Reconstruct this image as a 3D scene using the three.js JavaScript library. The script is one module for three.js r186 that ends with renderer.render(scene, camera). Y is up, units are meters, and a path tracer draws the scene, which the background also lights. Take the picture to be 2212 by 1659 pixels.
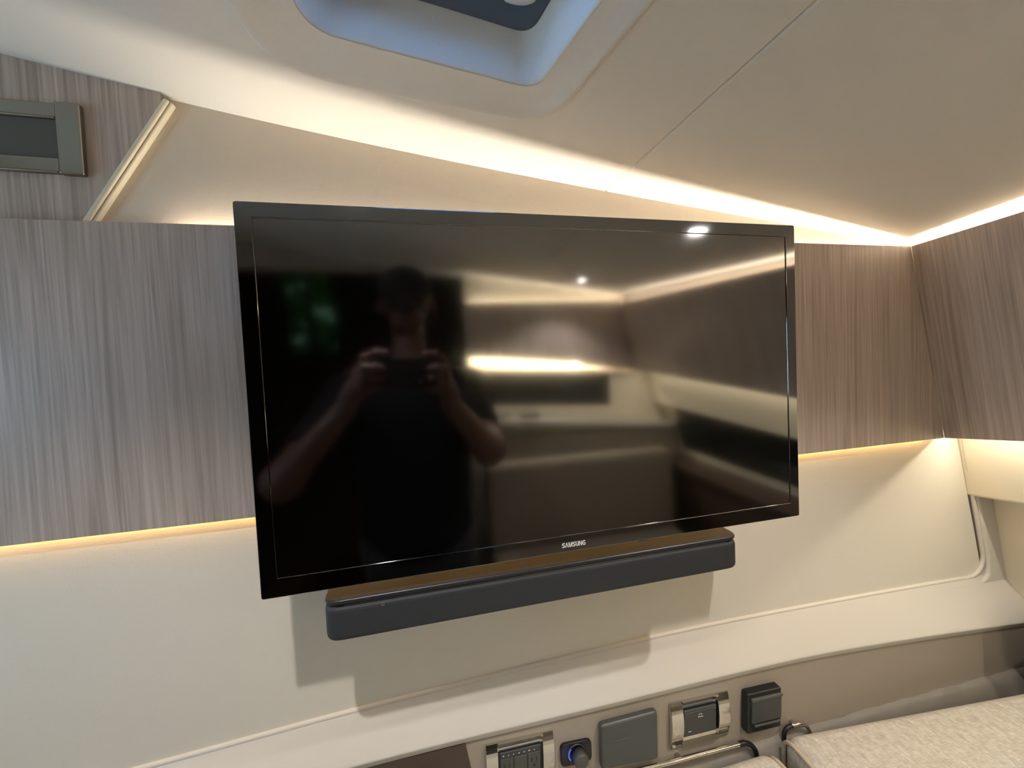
import * as THREE from 'three';
import { RoundedBoxGeometry } from 'three/addons/geometries/RoundedBoxGeometry.js';
import { TextGeometry } from 'three/addons/geometries/TextGeometry.js';
import { FontLoader } from 'three/addons/loaders/FontLoader.js';
import { MarchingCubes } from 'three/addons/objects/MarchingCubes.js';
import { mergeGeometries, mergeVertices } from 'three/addons/utils/BufferGeometryUtils.js';
import { RectAreaLightUniformsLib } from 'three/addons/lights/RectAreaLightUniformsLib.js';

// ------------------------------------------------------------------ camera, sky, exposure
const scene = new THREE.Scene();
const camera = new THREE.PerspectiveCamera(2 * Math.atan(829.5 / 850) * 180 / Math.PI, 2212 / 1659, 0.01, 60);
{
  const m = new THREE.Matrix4().makeBasis(new THREE.Vector3(0.9735, -0.0461, 0.2239), new THREE.Vector3(0.0536, 0.9982, -0.0275), new THREE.Vector3(-0.2222, 0.0387, 0.9742));
  camera.quaternion.setFromRotationMatrix(m).normalize();
  camera.position.set(-0.1822, 1.195, 0.6134);
  camera.updateMatrixWorld();
}
scene.background = new THREE.Color().setRGB(0.56, 0.76, 1.0);        // even blue daylight outside
scene.backgroundIntensity = 10;
const renderer = new THREE.WebGLRenderer();
renderer.toneMapping = THREE.LinearToneMapping;
renderer.toneMappingExposure = 1.28;
renderer.shadowMap.enabled = true;
RectAreaLightUniformsLib.init();

const WARM = new THREE.Color().setRGB(1.0, 0.90, 0.74), AMBER = new THREE.Color().setRGB(1.0, 0.62, 0.24), PALE = new THREE.Color().setRGB(1.0, 0.91, 0.72), SPOT = new THREE.Color().setRGB(1.0, 0.96, 0.92);

// ------------------------------------------------------------------ helpers
const V = (x, y, z) => new THREE.Vector3(x, y, z);
function rng(seed) { let s = seed >>> 0; return () => { s = (s + 0x6D2B79F5) >>> 0; let t = Math.imul(s ^ (s >>> 15), 1 | s); t = (t + Math.imul(t ^ (t >>> 7), 61 | t)) ^ t; return ((t ^ (t >>> 14)) >>> 0) / 4294967296; }; }
const taken = {};
function numbered(n) { const k = taken[n] = (taken[n] ?? -1) + 1; return k ? `${n}_${String(k).padStart(3, '0')}` : n; }
function tag(o, label, category, group, kind) { if (label) o.userData.label = label; if (category) o.userData.category = category; if (group) o.userData.group = group; if (kind) o.userData.kind = kind; return o; }
function mesh(name, geo, mat, parent = scene) { const m = new THREE.Mesh(geo, mat); m.name = parent === scene ? numbered(name) : name; parent.add(m); return m; }
function thing(name, label, category, group, at) { const g = new THREE.Group(); g.name = numbered(name); scene.add(g); if (at) g.position.copy(at); return tag(g, label, category, group); }
function setting(name, label, category) { const g = new THREE.Group(); g.name = name; scene.add(g); return tag(g, label, category, null, 'structure'); }
function box(x0, x1, y0, y1, z0, z1) { const g = new THREE.BoxGeometry(x1 - x0, y1 - y0, z1 - z0); g.translate((x0 + x1) / 2, (y0 + y1) / 2, (z0 + z1) / 2); metreUV(g); return g; }
function rbox(x0, x1, y0, y1, z0, z1, r, seg = 3) { const g = new RoundedBoxGeometry(x1 - x0, y1 - y0, z1 - z0, seg, r); g.translate((x0 + x1) / 2, (y0 + y1) / 2, (z0 + z1) / 2); metreUV(g); return g; }
function metreUV(g) {                                                  // box projection, uv in metres
  const p = g.attributes.position, n = g.attributes.normal, uv = new Float32Array(p.count * 2);
  for (let i = 0; i < p.count; i++) {
    const ax = Math.abs(n.getX(i)), ay = Math.abs(n.getY(i)), az = Math.abs(n.getZ(i));
    if (az >= ax && az >= ay) { uv[2 * i] = p.getX(i); uv[2 * i + 1] = p.getY(i); }
    else if (ax >= ay) { uv[2 * i] = p.getZ(i); uv[2 * i + 1] = p.getY(i); }
    else { uv[2 * i] = p.getX(i); uv[2 * i + 1] = p.getZ(i); }
  }
  g.setAttribute('uv', new THREE.BufferAttribute(uv, 2)); return g;
}
function shapeOf(pts) { const s = new THREE.Shape(); pts.forEach(([x, y], i) => i ? s.lineTo(x, y) : s.moveTo(x, y)); s.closePath(); return s; }
function roundPoly(pts, radii, seg = 6) {                              // rounded corners, returns points
  const out = [], n = pts.length;
  for (let i = 0; i < n; i++) {
    const p = pts[i], a = pts[(i + n - 1) % n], b = pts[(i + 1) % n], r = Array.isArray(radii) ? radii[i] : radii;
    if (!r) { out.push(p); continue; }
    const la = Math.hypot(a[0] - p[0], a[1] - p[1]), lb = Math.hypot(b[0] - p[0], b[1] - p[1]);
    const ua = [(a[0] - p[0]) / la, (a[1] - p[1]) / la], ub = [(b[0] - p[0]) / lb, (b[1] - p[1]) / lb];
    const P0 = [p[0] + ua[0] * r, p[1] + ua[1] * r], P1 = [p[0] + ub[0] * r, p[1] + ub[1] * r];
    for (let k = 0; k <= seg; k++) { const t = k / seg, q = 1 - t; out.push([q * q * P0[0] + 2 * q * t * p[0] + t * t * P1[0], q * q * P0[1] + 2 * q * t * p[1] + t * t * P1[1]]); }
  }
  return out;
}
function slab(pts, z0, z1, bevel = 0, holes = [], seg = 2) {
  const s = shapeOf(pts); for (const h of holes) s.holes.push(shapeOf(h));
  const g = new THREE.ExtrudeGeometry(s, { depth: z1 - z0 - 2 * bevel, bevelEnabled: bevel > 0, bevelThickness: bevel, bevelSize: bevel, bevelOffset: -bevel, bevelSegments: seg, steps: 1, curveSegments: 6 });
  g.translate(0, 0, z0 + bevel); return g;
}
function grid(fn, nu, nv, uvfn) {                                      // fn(u,v) -> [x,y,z]
  const pos = [], uv = [], idx = [];
  for (let j = 0; j <= nv; j++) for (let i = 0; i <= nu; i++) { const u = i / nu, v = j / nv, p = fn(u, v); pos.push(...p); uv.push(...(uvfn ? uvfn(u, v, p) : [p[0], p[1] + p[2]])); }
  for (let j = 0; j < nv; j++) for (let i = 0; i < nu; i++) { const a = j * (nu + 1) + i, b = a + 1, c = a + nu + 1, d = c + 1; idx.push(a, b, d, a, d, c); }
  const g = new THREE.BufferGeometry(); g.setAttribute('position', new THREE.Float32BufferAttribute(pos, 3)); g.setAttribute('uv', new THREE.Float32BufferAttribute(uv, 2)); g.setIndex(idx); g.computeVertexNormals(); return g;
}
function section(profile, xs, uvScale = 1) {                           // profile(x) -> [[y,z],...] swept along x
  const n = profile(xs[0]).length, cols = xs.map(profile);
  return grid((u, v) => { const i = Math.round(u * (xs.length - 1)), j = Math.round(v * (n - 1)); return [xs[i], cols[i][j][0], cols[i][j][1]]; }, xs.length - 1, n - 1, (u, v, p) => [p[0] * uvScale, (p[1] + p[2]) * uvScale]);
}
function remap(g, fn, flip = false) {                                  // move every vertex; keeps uv
  g = g.index ? g : g; const p = g.attributes.position;
  for (let i = 0; i < p.count; i++) { const q = fn(p.getX(i), p.getY(i), p.getZ(i)); p.setXYZ(i, q[0], q[1], q[2]); }
  if (flip) {
    if (g.index) { const a = g.index.array; for (let i = 0; i < a.length; i += 3) { const t = a[i + 1]; a[i + 1] = a[i + 2]; a[i + 2] = t; } }
    else for (const k of Object.keys(g.attributes)) { const at = g.attributes[k], s = at.itemSize, a = at.array; for (let i = 0; i < at.count; i += 3) for (let c = 0; c < s; c++) { const t = a[(i + 1) * s + c]; a[(i + 1) * s + c] = a[(i + 2) * s + c]; a[(i + 2) * s + c] = t; } }
  }
  g.computeVertexNormals(); return g;
}
function lerpTable(t) { return (x) => { if (x <= t[0][0]) return t[0][1]; for (let i = 1; i < t.length; i++) if (x <= t[i][0]) { const a = t[i - 1], b = t[i], k = (x - a[0]) / (b[0] - a[0]); return a[1] + (b[1] - a[1]) * k; } return t[t.length - 1][1]; }; }
function smoothTable(t) { const f = lerpTable(t); return (x) => { let s = 0, w = 0; for (let k = -4; k <= 4; k++) { const q = 5 - Math.abs(k); s += q * f(x + k * 0.03); w += q; } return s / w; }; }
const range = (a, b, n) => Array.from({ length: n + 1 }, (_, i) => a + (b - a) * i / n);
const tube = (pts, r, seg = 24, rad = 10) => new THREE.TubeGeometry(new THREE.CatmullRomCurve3(pts.map((p) => V(...p))), seg, r, rad, false);

// ------------------------------------------------------------------ materials and textures
function noise1(seed, n) { const r = rng(seed), a = Array.from({ length: n }, r); return (x) => { const f = ((x % n) + n) % n, i = Math.floor(f), t = f - i, s = t * t * (3 - 2 * t); return a[i] * (1 - s) + a[(i + 1) % n] * s; }; }
function noise2(seed, n) { const r = rng(seed), a = Array.from({ length: n * n }, r); return (x, y) => { const fx = ((x % n) + n) % n, fy = ((y % n) + n) % n, i = Math.floor(fx), j = Math.floor(fy), s = fx - i, t = fy - j, u = s * s * (3 - 2 * s), v = t * t * (3 - 2 * t), i1 = (i + 1) % n, j1 = (j + 1) % n; return (a[j * n + i] * (1 - u) + a[j * n + i1] * u) * (1 - v) + (a[j1 * n + i] * (1 - u) + a[j1 * n + i1] * u) * v; }; }
function texture(w, h, fn, srgb, rx, ry) {
  const d = new Uint8Array(w * h * 4);
  for (let y = 0; y < h; y++) for (let x = 0; x < w; x++) { const c = fn(x / w, y / h), o = 4 * (y * w + x); for (let k = 0; k < 3; k++) d[o + k] = Math.max(0, Math.min(255, Math.round(c[k]))); d[o + 3] = 255; }
  const t = new THREE.DataTexture(d, w, h); t.wrapS = t.wrapT = THREE.RepeatWrapping; t.magFilter = THREE.LinearFilter; t.minFilter = THREE.LinearFilter; if (srgb) t.colorSpace = THREE.SRGBColorSpace; t.repeat.set(rx, ry); t.needsUpdate = true; return t;
}
const wA = noise1(11, 24), wB = noise1(12, 70), wC = noise1(13, 180), wD = noise2(14, 16), wE = noise2(15, 64), wF = noise1(16, 300), wG = noise2(17, 8), wH = noise2(18, 128);
const wI = noise2(19, 256), wJ = noise2(20, 64);
function woodTone(u, v) {                                              // straight grain along v: streaks that start, thin out and stop
  const w = u + 0.006 * (wD(u * 16, v * 4) - 0.5) + 0.0015 * (wE(u * 64, v * 10) - 0.5);
  const broad = wA(w * 24) - 0.5, fine = wC(w * 180) - 0.5;
  const patch = wD(u * 16 + 3, v * 3) - 0.5, streak = wJ(w * 64, v * 3) - 0.5, dash = wH(w * 128, v * 5) - 0.5, hair = wI(w * 256, v * 9) - 0.5, hair2 = wI(w * 512 + 31, v * 17 + 5) - 0.5;
  const fade = wG(u * 8, v * 4);
  return 0.07 * broad + 0.07 * fine + 0.08 * patch + 0.10 * streak * (0.4 + fade) + 0.13 * dash + 0.26 * hair * (1.3 - fade) + 0.14 * hair2;
}
const woodMap = texture(1024, 1024, (u, v) => { const t = woodTone(u, v); return [180 + 120 * t, 165 + 118 * t, 155 + 116 * t]; }, true, 1 / 0.62, 1 / 0.9);
const woodBump = texture(1024, 512, (u, v) => { const t = 128 + 160 * (0.6 * (wC(u * 180) - 0.5) + 0.5 * (wF(u * 300) - 0.5) + 0.5 * (wH(u * 128, v * 8) - 0.5)); return [t, t, t]; }, false, 1 / 0.62, 1 / 0.9);
const n64 = noise2(21, 64), n128 = noise2(22, 128), n256 = noise2(23, 256), n32 = noise2(24, 32);
const grainBump = texture(512, 512, (u, v) => { const a = Math.abs(n128(u * 128, v * 64) - 0.5) * 2, b = Math.abs(n64(u * 64 + 7, v * 32) - 0.5) * 2, c = n256(u * 256, v * 256); const t = 255 * (0.45 * Math.min(1, a * 2.2) + 0.35 * Math.min(1, b * 2.5) + 0.2 * c); return [t, t, t]; }, false, 1 / 0.16, 1 / 0.16);
const headBump = texture(256, 256, (u, v) => { const t = 255 * n256(u * 256, v * 256); return [t, t, t]; }, false, 1 / 0.12, 1 / 0.12);
const linenTone = (u, v) => { const warp = n256(u * 256, v * 32) - 0.5, weft = n256(u * 32 + 9, v * 256) - 0.5, slub = n64(u * 64, v * 16) - 0.5, big = n32(u * 32, v * 32) - 0.5; return 0.9 * warp + 0.9 * weft + 0.6 * slub + 0.5 * big; };
const linenMap = texture(512, 512, (u, v) => { const t = linenTone(u, v); return [190 + 24 * t, 184 + 25 * t, 172 + 27 * t]; }, true, 1 / 0.2, 1 / 0.2);
const linenBump = texture(512, 512, (u, v) => { const t = 128 + 90 * linenTone(u, v); return [t, t, t]; }, false, 1 / 0.2, 1 / 0.2);
const teakMap = texture(512, 512, (u, v) => { const t = woodTone(v * 0.7, u); return [120 + 70 * t, 88 + 60 * t, 62 + 46 * t]; }, true, 1 / 0.8, 1 / 0.8);
const weaveBump = texture(128, 128, (u, v) => { const t = 128 + 100 * Math.sin(u * 128 * Math.PI / 2) * Math.sin(v * 128 * Math.PI / 2); return [t, t, t]; }, false, 1 / 0.05, 1 / 0.05);

const std = (o) => new THREE.MeshPhysicalMaterial({ side: THREE.DoubleSide, ...o });
const M = {
  headliner: std({ color: 0xe8e3da, roughness: 0.75, bumpMap: headBump, bumpScale: 0.0002 }),
  vinyl: std({ color: 0xe4ddcf, roughness: 0.55, bumpMap: grainBump, bumpScale: 0.00016 }),
  vinylTan: std({ color: 0xd6c8b6, roughness: 0.6, bumpMap: headBump, bumpScale: 0.0002 }),
  gelcoat: std({ color: 0xd4cfc6, roughness: 0.45 }),
  cream: std({ color: 0xe7ddc6, roughness: 0.5 }),
  wood: std({ map: woodMap, bumpMap: woodBump, bumpScale: 0.00012, roughness: 0.42 }),
  woodEdge: std({ color: 0x75675d, roughness: 0.5 }),
  taupe: std({ color: 0xa59a8b, roughness: 0.6, bumpMap: headBump, bumpScale: 0.0002 }),
  greyVinyl: std({ color: 0x8d857b, roughness: 0.55, bumpMap: headBump, bumpScale: 0.0004 }),
  settee: std({ color: 0x776e61, roughness: 0.9, bumpMap: linenBump, bumpScale: 0.0005 }),
  linen: std({ map: linenMap, bumpMap: linenBump, bumpScale: 0.0006, roughness: 0.95, sheen: 0.2, sheenRoughness: 0.8 }),
  piping: std({ color: 0xbfb09a, roughness: 0.85 }),
  chrome: std({ color: 0xd8d4cc, metalness: 1, roughness: 0.12 }),
  dullChrome: std({ color: 0x9d978d, metalness: 1, roughness: 0.22 }),
  satin: std({ color: 0xb9b5ad, metalness: 1, roughness: 0.3 }),
  darkPlastic: std({ color: 0x4b4d49, roughness: 0.4 }),
  charcoal: std({ color: 0x404241, roughness: 0.5 }),
  blackPlastic: std({ color: 0x17181a, roughness: 0.35 }),
  blackGloss: std({ color: new THREE.Color().setRGB(0.25, 0.25, 0.25), metalness: 1, roughness: 0.07 }),
  screen: std({ color: new THREE.Color().setRGB(0.27, 0.265, 0.26), metalness: 1, roughness: 0.08 }),
  speakerTop: std({ color: 0x26262a, roughness: 0.4 }),
  grille: std({ color: 0x2b2d30, roughness: 0.62, bumpMap: weaveBump, bumpScale: 0.0002 }),
  white: std({ color: 0xe9e7e2, roughness: 0.4 }),
  print: std({ color: 0xe8e8e4, roughness: 0.5 }),
  darkWood: std({ color: 0x4a3c33, roughness: 0.3 }),
  teak: std({ map: teakMap, roughness: 0.45 }),
  saloon: std({ color: 0x57483d, roughness: 0.7 }),
  hatchFrame: std({ color: 0x5b6470, roughness: 0.35, metalness: 0.2 }),
  tintGlass: std({ color: 0x8fb4cf, roughness: 0.02, transmission: 1, thickness: 0, ior: 1.5 }),
  clearGlass: std({ color: 0xf2f6f6, roughness: 0.02, transmission: 1, thickness: 0, ior: 1.5 }),
  smokedGlass: std({ color: 0x66705f, roughness: 0.02, transmission: 1, thickness: 0, ior: 1.5 }),
  blackGlass: std({ color: 0x1c2422, roughness: 0.12, ior: 1.5 }),
  leaf: std({ color: 0x5d7f2a, roughness: 0.7 }), bark: std({ color: 0x5a4a3a, roughness: 0.9 }),
  skin: std({ color: 0x4a2d22, roughness: 0.55 }), shirt: std({ color: 0x060607, roughness: 0.95, specularIntensity: 0.3 }), trousers: std({ color: 0x1b1d22, roughness: 0.95 }), hair: std({ color: 0x171311, roughness: 0.8 }),
};
const glow = (c, k) => new THREE.MeshStandardMaterial({ color: 0x222222, emissive: c, emissiveIntensity: k });

// ------------------------------------------------------------------ the shape of the cabin (metres; the wood panel behind the set is z = 0)
const RISE = 0.08, ZUP = -0.03, ZLOW = -0.02, ZBACK = 1.45, XLEFT = -1.35, YFLOOR = -0.3;
const crown = (x) => { const f = (q) => ((-0.0197 * q + 0.02963) * q - 0.12267) * q + 1.51515; if (x < -0.72) return f(-0.72) - 0.16 * (x + 0.72); if (x > 0.95) return f(0.95) - 0.10 * (x - 0.95); return f(x); };
const ceilY = (x, z) => crown(x) + RISE * (z - ZUP);
const LEAN = 0.2274, rightX = (y, off = 0) => 0.8133 + LEAN * (1.4088 - y) + off * 1.0256;    // face of the right wood panel; off = metres behind it
const seamX = (z) => 0.1526 + 0.119 * z;
const onRight = (g) => remap(g, (s, t, w) => [rightX(t, w), t, s], true);                     // shape in (z, y), depth = metres behind the face

// --- ceiling: two headliner panels meeting at a seam, with the hatch cut into the first
const ceiling = setting('ceiling', 'cream headliner ceiling sloping down to the right', 'ceiling');
const hatchC = [-0.15, 0.29];
const hatchIn = roundPoly([[-0.287, 0.1375], [-0.026, 0.1365], [0.062, 0.47], [-0.300, 0.47]], [0.036, 0.022, 0.04, 0.04], 8);
const hatchOut = roundPoly([[-0.350, 0.074], [0.004, 0.089], [0.110, 0.53], [-0.365, 0.53]], [0.075, 0.06, 0.06, 0.06], 8);
function radial(poly, a) {                                             // distance from the hatch centre to the outline in direction a
  const dx = Math.cos(a), dz = Math.sin(a); let best = 1e9;
  for (let i = 0; i < poly.length; i++) {
    const p = poly[i], q = poly[(i + 1) % poly.length], ex = q[0] - p[0], ez = q[1] - p[1], det = dx * -ez + dz * ex; if (Math.abs(det) < 1e-12) continue;
    const rx = p[0] - hatchC[0], rz = p[1] - hatchC[1], t = (rx * -ez + rz * ex) / det, s = (dx * rz - dz * rx) / det;
    if (t > 0 && s >= -1e-9 && s <= 1 + 1e-9) best = Math.min(best, t);
  }
  return best;
}
const Z0 = -0.05, Z1 = 1.62;
const panelL = [[XLEFT - 0.05, Z0], [seamX(Z0) - 0.0006, Z0], [seamX(Z1) - 0.0006, Z1], [XLEFT - 0.05, Z1]];
const angles = (() => { const a = range(0, 2 * Math.PI, 168); for (const p of [...panelL, ...hatchIn, ...hatchOut]) { let t = Math.atan2(p[1] - hatchC[1], p[0] - hatchC[0]); if (t < 0) t += 2 * Math.PI; a.push(t); } return a.sort((x, y) => x - y).filter((t, i, l) => !i || t - l[i - 1] > 1e-4); })();
const smooth = (t) => t * t * (3 - 2 * t);
const BEVEL = 0.010;
function ceilPoint(a, k) {                                             // k 0..1 hatch edge to bevel line, 1..2 bevel line to panel edge
  const ri = radial(hatchIn, a), ro = radial(hatchOut, a), rp = radial(panelL, a), c = Math.cos(a), s = Math.sin(a);
  const r = k <= 1 ? ri + (ro - ri) * k : ro + (rp - ro) * (k - 1), x = hatchC[0] + r * c, z = hatchC[1] + r * s;
  let y = ceilY(x, z) + (k < 1 ? BEVEL * (1 - k * k * (1.4 - 0.4 * k)) - 0.004 * smooth(Math.min(1, (1 - k) / 0.09)) : 0);
  if (k >= 1.9999) y += 0.0035;                                        // the panel's edge rolls up into the seam
  return [x, y, z];
}
{
  const ks = [0, 0.08, 0.25, 0.45, 0.65, 0.82, 0.92, 0.97, 1.0, 1.03, 1.1, 1.2, 1.3, 1.4, 1.5, 1.6, 1.7, 1.8, 1.9, 1.96, 1.985, 1.993, 2.0];
  mesh('headliner_panel', grid((u, v) => ceilPoint(angles[Math.round(u * (angles.length - 1))], ks[Math.round(v * (ks.length - 1))]), angles.length - 1, ks.length - 1, (u, v, p) => [p[0], p[2]]), M.headliner, ceiling);
  const us = [0, 0.0015, 0.004, 0.02, ...range(0.06, 1, 20)];
  mesh('headliner_panel', grid((u, v) => { const z = Z0 + (Z1 - Z0) * v, t = us[Math.round(u * (us.length - 1))], xs = seamX(z) + 0.0006, x = xs + (1.25 - xs) * t; return [x, ceilY(x, z) + (t === 0 ? 0.0035 : 0), z]; }, us.length - 1, 30, (u, v, p) => [p[0], p[2]]), M.headliner, ceiling);
  // deck above: closes the roof, leaving only the hatch open
  const deckHole = roundPoly([[-0.29, 0.15], [-0.03, 0.15], [0.055, 0.46], [-0.295, 0.46]], 0.03, 4).map(([x, z]) => [x, -z]);
  const deck = slab([[XLEFT - 0.1, -1.55], [1.35, -1.55], [1.35, 0.12], [XLEFT - 0.1, 0.12]], 0, 0.03, 0, [deckHole]);
  remap(deck, (x, y, z) => [x, ceilY(x, -y) + 0.115 + z, -y]);
  mesh('deck_shell', deck, M.white, ceiling);
}

// --- roof hatch
const hatch = thing('roof_hatch', 'roof hatch with pale recessed liner and tinted pane above the television', 'hatch');
{
  const ring = (h, inset) => angles.map((a) => { const r = radial(hatchIn, a) - inset, x = hatchC[0] + r * Math.cos(a), z = hatchC[1] + r * Math.sin(a); return [x, ceilY(x, z) + BEVEL - 0.004 + h, z]; });
  const rings = [ring(0.002, -0.004), ring(0.0005, -0.001), ring(0.0005, 0.001), ring(0.004, 0.0025), ring(0.02, 0.005), ring(0.045, 0.008), ring(0.060, 0.011)];
  mesh('liner', grid((u, v) => rings[Math.round(v * 6)][Math.round(u * (angles.length - 1))], angles.length - 1, 6, (u, v, p) => [p[0], p[1]]), M.headliner, hatch);
  const fr = [ring(0.058, 0.008), ring(0.055, 0.014), ring(0.056, 0.046), ring(0.061, 0.051), ring(0.092, 0.053)];
  mesh('frame', grid((u, v) => fr[Math.round(v * 4)][Math.round(u * (angles.length - 1))], angles.length - 1, 4), M.hatchFrame, hatch);
  const pane = slab(hatchIn.map(([x, z]) => [hatchC[0] + (x - hatchC[0]) * 0.86, -(hatchC[1] + (z - hatchC[1]) * 0.86)]), 0, 0.008);
  remap(pane, (x, y, z) => [x, ceilY(x, -y) + BEVEL + 0.092 + z, -y]);
  mesh('pane', pane, M.tintGlass, hatch);
  const lever = tube([[-0.085, 1.622, 0.176], [-0.066, 1.607, 0.180], [-0.046, 1.603, 0.186], [-0.032, 1.612, 0.192]], 0.008, 16, 8);
  mesh('lever', lever, M.white, hatch);
}

// --- front wall
const wallFront = setting('wall_front', 'cream padded wall behind the television', 'wall');
mesh('upper_panel', slab([[XLEFT, 1.30], [1.2, 1.30], [1.2, 1.60], [-0.4, 1.72], [XLEFT, 1.80]], -0.06, ZUP), M.vinylTan, wallFront);
const panelEdge = [[0.968, 1.06], [0.984, 0.987], [1.0125, 0.870], [1.0346, 0.782], [1.050, 0.716]];
mesh('padded_panel', slab(roundPoly([[XLEFT, 0.62], [0.75, 0.655], [1.062, 0.662], ...panelEdge.slice().reverse(), [0.95, 1.14], [XLEFT, 1.14]], [0, 0, 0.036, 0, 0, 0, 0, 0, 0, 0]), -0.045, ZLOW, 0.003), M.vinyl, wallFront);
mesh('wall_core', box(XLEFT - 0.1, 1.35, YFLOOR - 0.1, 1.95, -0.12, -0.06), M.cream, wallFront);
mesh('hull_liner', box(XLEFT, 1.3, YFLOOR, 0.62, -0.06, -0.03), M.cream, wallFront);

// --- moulded ledge along the foot of the padded wall
const backY = smoothTable([[-1.35, 0.640], [-0.8, 0.655], [-0.51, 0.669], [-0.315, 0.680], [0.017, 0.689], [0.24, 0.692], [0.396, 0.690], [0.62, 0.684], [0.85, 0.676], [1.03, 0.668], [1.3, 0.66]]);
const lipZ = smoothTable([[-1.35, 0.0175], [-0.22, 0.0178], [0.07, 0.0228], [0.3, 0.0243], [0.52, 0.0248], [0.777, 0.0294], [1.078, 0.0367], [1.3, 0.042]]);
const lipY = smoothTable([[-1.35, 0.622], [-0.32, 0.626], [-0.2, 0.628], [0.07, 0.6276], [0.31, 0.6272], [0.52, 0.6235], [0.777, 0.608], [1.078, 0.5855], [1.3, 0.570]]);
const ledge = setting('trim_1', 'white moulded ledge under the padded wall', 'ledge');
const xsLedge = range(XLEFT, 1.24, 130);
mesh('shelf', section((x) => { const b = backY(x), f = lipZ(x), y = lipY(x); return [[b - 0.02, -0.04], [b - 0.001, -0.0245], [b + 0.0012, -0.0220], [b + 0.0020, -0.0190], [b + 0.0010, -0.0158], [b - 0.0020, -0.0135], [b - 0.0065, -0.0110], [b + (y - b) * 0.4, -0.0110 + (f + 0.0110) * 0.34], [y + 0.006, f - 0.0035], [y + 0.0025, f - 0.0014], [y + 0.0005, f - 0.0004], [y - 0.0015, f], [y - 0.0125, f - 0.0055], [y - 0.0140, f - 0.0070], [y - 0.0140, f - 0.03]]; }, xsLedge), M.gelcoat, ledge);
{
  const path = [...range(XLEFT, 0.975, 60).map((x) => [x, backY(x) + 0.0005, -0.0185]), [1.012, 0.6690, -0.0185], [1.036, 0.6745, -0.0180], [1.0505, 0.6890, -0.0175], [1.0555, 0.7120, -0.0170], [1.0470, 0.7500, -0.0165], [1.0395, 0.7820, -0.016], [1.0175, 0.8700, -0.015], [0.9995, 0.9450, -0.0145], [0.989, 0.990, -0.014]];
  mesh('bead', tube(path, 0.0042, 320, 10), M.gelcoat, ledge);
}
mesh('corner_moulding', slab(roundPoly([[0.989, 1.06], [1.26, 1.06], [1.26, 0.60], [0.95, 0.60], [0.95, 0.665], [1.064, 0.660], [1.057, 0.718], [1.0415, 0.782], [1.0195, 0.870], [0.991, 0.987]], [0, 0, 0, 0, 0, 0.034, 0, 0, 0, 0]), -0.05, -0.008, 0.006, [], 4), M.gelcoat, ledge);

// --- switch panel under the ledge
const panelTaupe = setting('trim_2', 'taupe switch panel set back under the ledge', 'panel');
const zPanel = (x) => lipZ(x) - 0.0095;
mesh('panel_face', section((x) => [[0.36, zPanel(x) + 0.002], [0.47, zPanel(x)], [0.56, zPanel(x)], [lipY(x) - 0.008, zPanel(x)]], xsLedge), M.taupe, panelTaupe);
mesh('wrinkled_skirt', section((x) => { const w = 0.0012 * Math.sin(x * 61) + 0.001 * Math.sin(x * 143 + 1) + 0.0008 * Math.sin(x * 37 + 2), y = 0.4760 + w * 0.8, z = zPanel(x) + 0.004 + w; return [[0.32, z + 0.03], [0.43, z + 0.022], [y - 0.018, z + 0.012 - w], [y - 0.006, z + 0.006], [y - 0.001, z + 0.001], [y, z - 0.006]]; }, range(XLEFT, 1.24, 260)), M.greyVinyl, panelTaupe);

// --- right wall
const wallRight = setting('wall_right', 'cream inward leaning side wall with window recess', 'wall');
const rTop = (z) => 1.4088 + 0.06 * z, rBot = (z) => 1.0034 + 0.11 * z;
mesh('upper_panel', onRight(slab([[-0.05, 1.3], [1.5, 1.4], [1.5, 1.75], [-0.05, 1.62]], 0.03, 0.06)), M.vinylTan, wallRight);
mesh('lower_band', onRight(slab([[-0.05, 0.8555], [1.5, 0.988], [1.5, 1.25], [-0.05, 1.10]], 0.075, 0.13, 0.006, [], 3)), M.cream, wallRight);
mesh('recess_face', onRight(slab([[-0.05, 0.55], [1.5, 0.55], [1.5, 1.05], [-0.05, 0.95]], 0.128, 0.16)), M.cream, wallRight);
mesh('window_glass', onRight(slab(roundPoly([[0.30, 0.705], [1.38, 0.76], [1.38, 0.965], [0.30, 0.870]], 0.02), 0.122, 0.128, 0.001)), M.blackGlass, wallRight);
mesh('shelf', onRight(slab([[0.10, 0.63], [1.5, 0.70], [1.5, 0.722], [0.10, 0.655]], -0.02, 0.16, 0.003)), M.darkWood, wallRight);
mesh('lower_face', onRight(slab([[0.09, YFLOOR], [1.5, YFLOOR], [1.5, 0.70], [0.09, 0.63]], 0.0, 0.03)), M.darkWood, wallRight);
mesh('outer_shell', box(1.26, 1.34, YFLOOR - 0.1, 1.95, -0.1, 1.62), M.cream, wallRight);

// --- back wall (seen only in the screen's reflection): bulkhead right of the doorway
const wallBack = setting('wall_back', 'aft bulkhead with window behind the viewer', 'wall');
mesh('bulkhead', box(0.03, 1.35, YFLOOR - 0.1, 1.9, ZBACK + 0.03, ZBACK + 0.10), M.cream, wallBack);
mesh('bulkhead', box(XLEFT - 0.1, -0.98, YFLOOR - 0.1, 1.9, ZBACK + 0.03, ZBACK + 0.10), M.wood, wallBack);
mesh('door_header', box(-0.98, 0.03, 1.66, 1.95, ZBACK + 0.03, ZBACK + 0.10), M.wood, wallBack);
mesh('ledge', slab(roundPoly([[0.03, 0.955], [1.15, 0.862], [1.15, 0.885], [0.03, 0.978]], 0.004), ZBACK - 0.07, ZBACK + 0.03), M.gelcoat, wallBack);
mesh('lower_face', box(0.03, 1.2, YFLOOR, 0.87, ZBACK - 0.03, ZBACK + 0.03), M.taupe, wallBack);
const windowBack = setting('window_1', 'dark glass window in the aft bulkhead', 'window');
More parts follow.
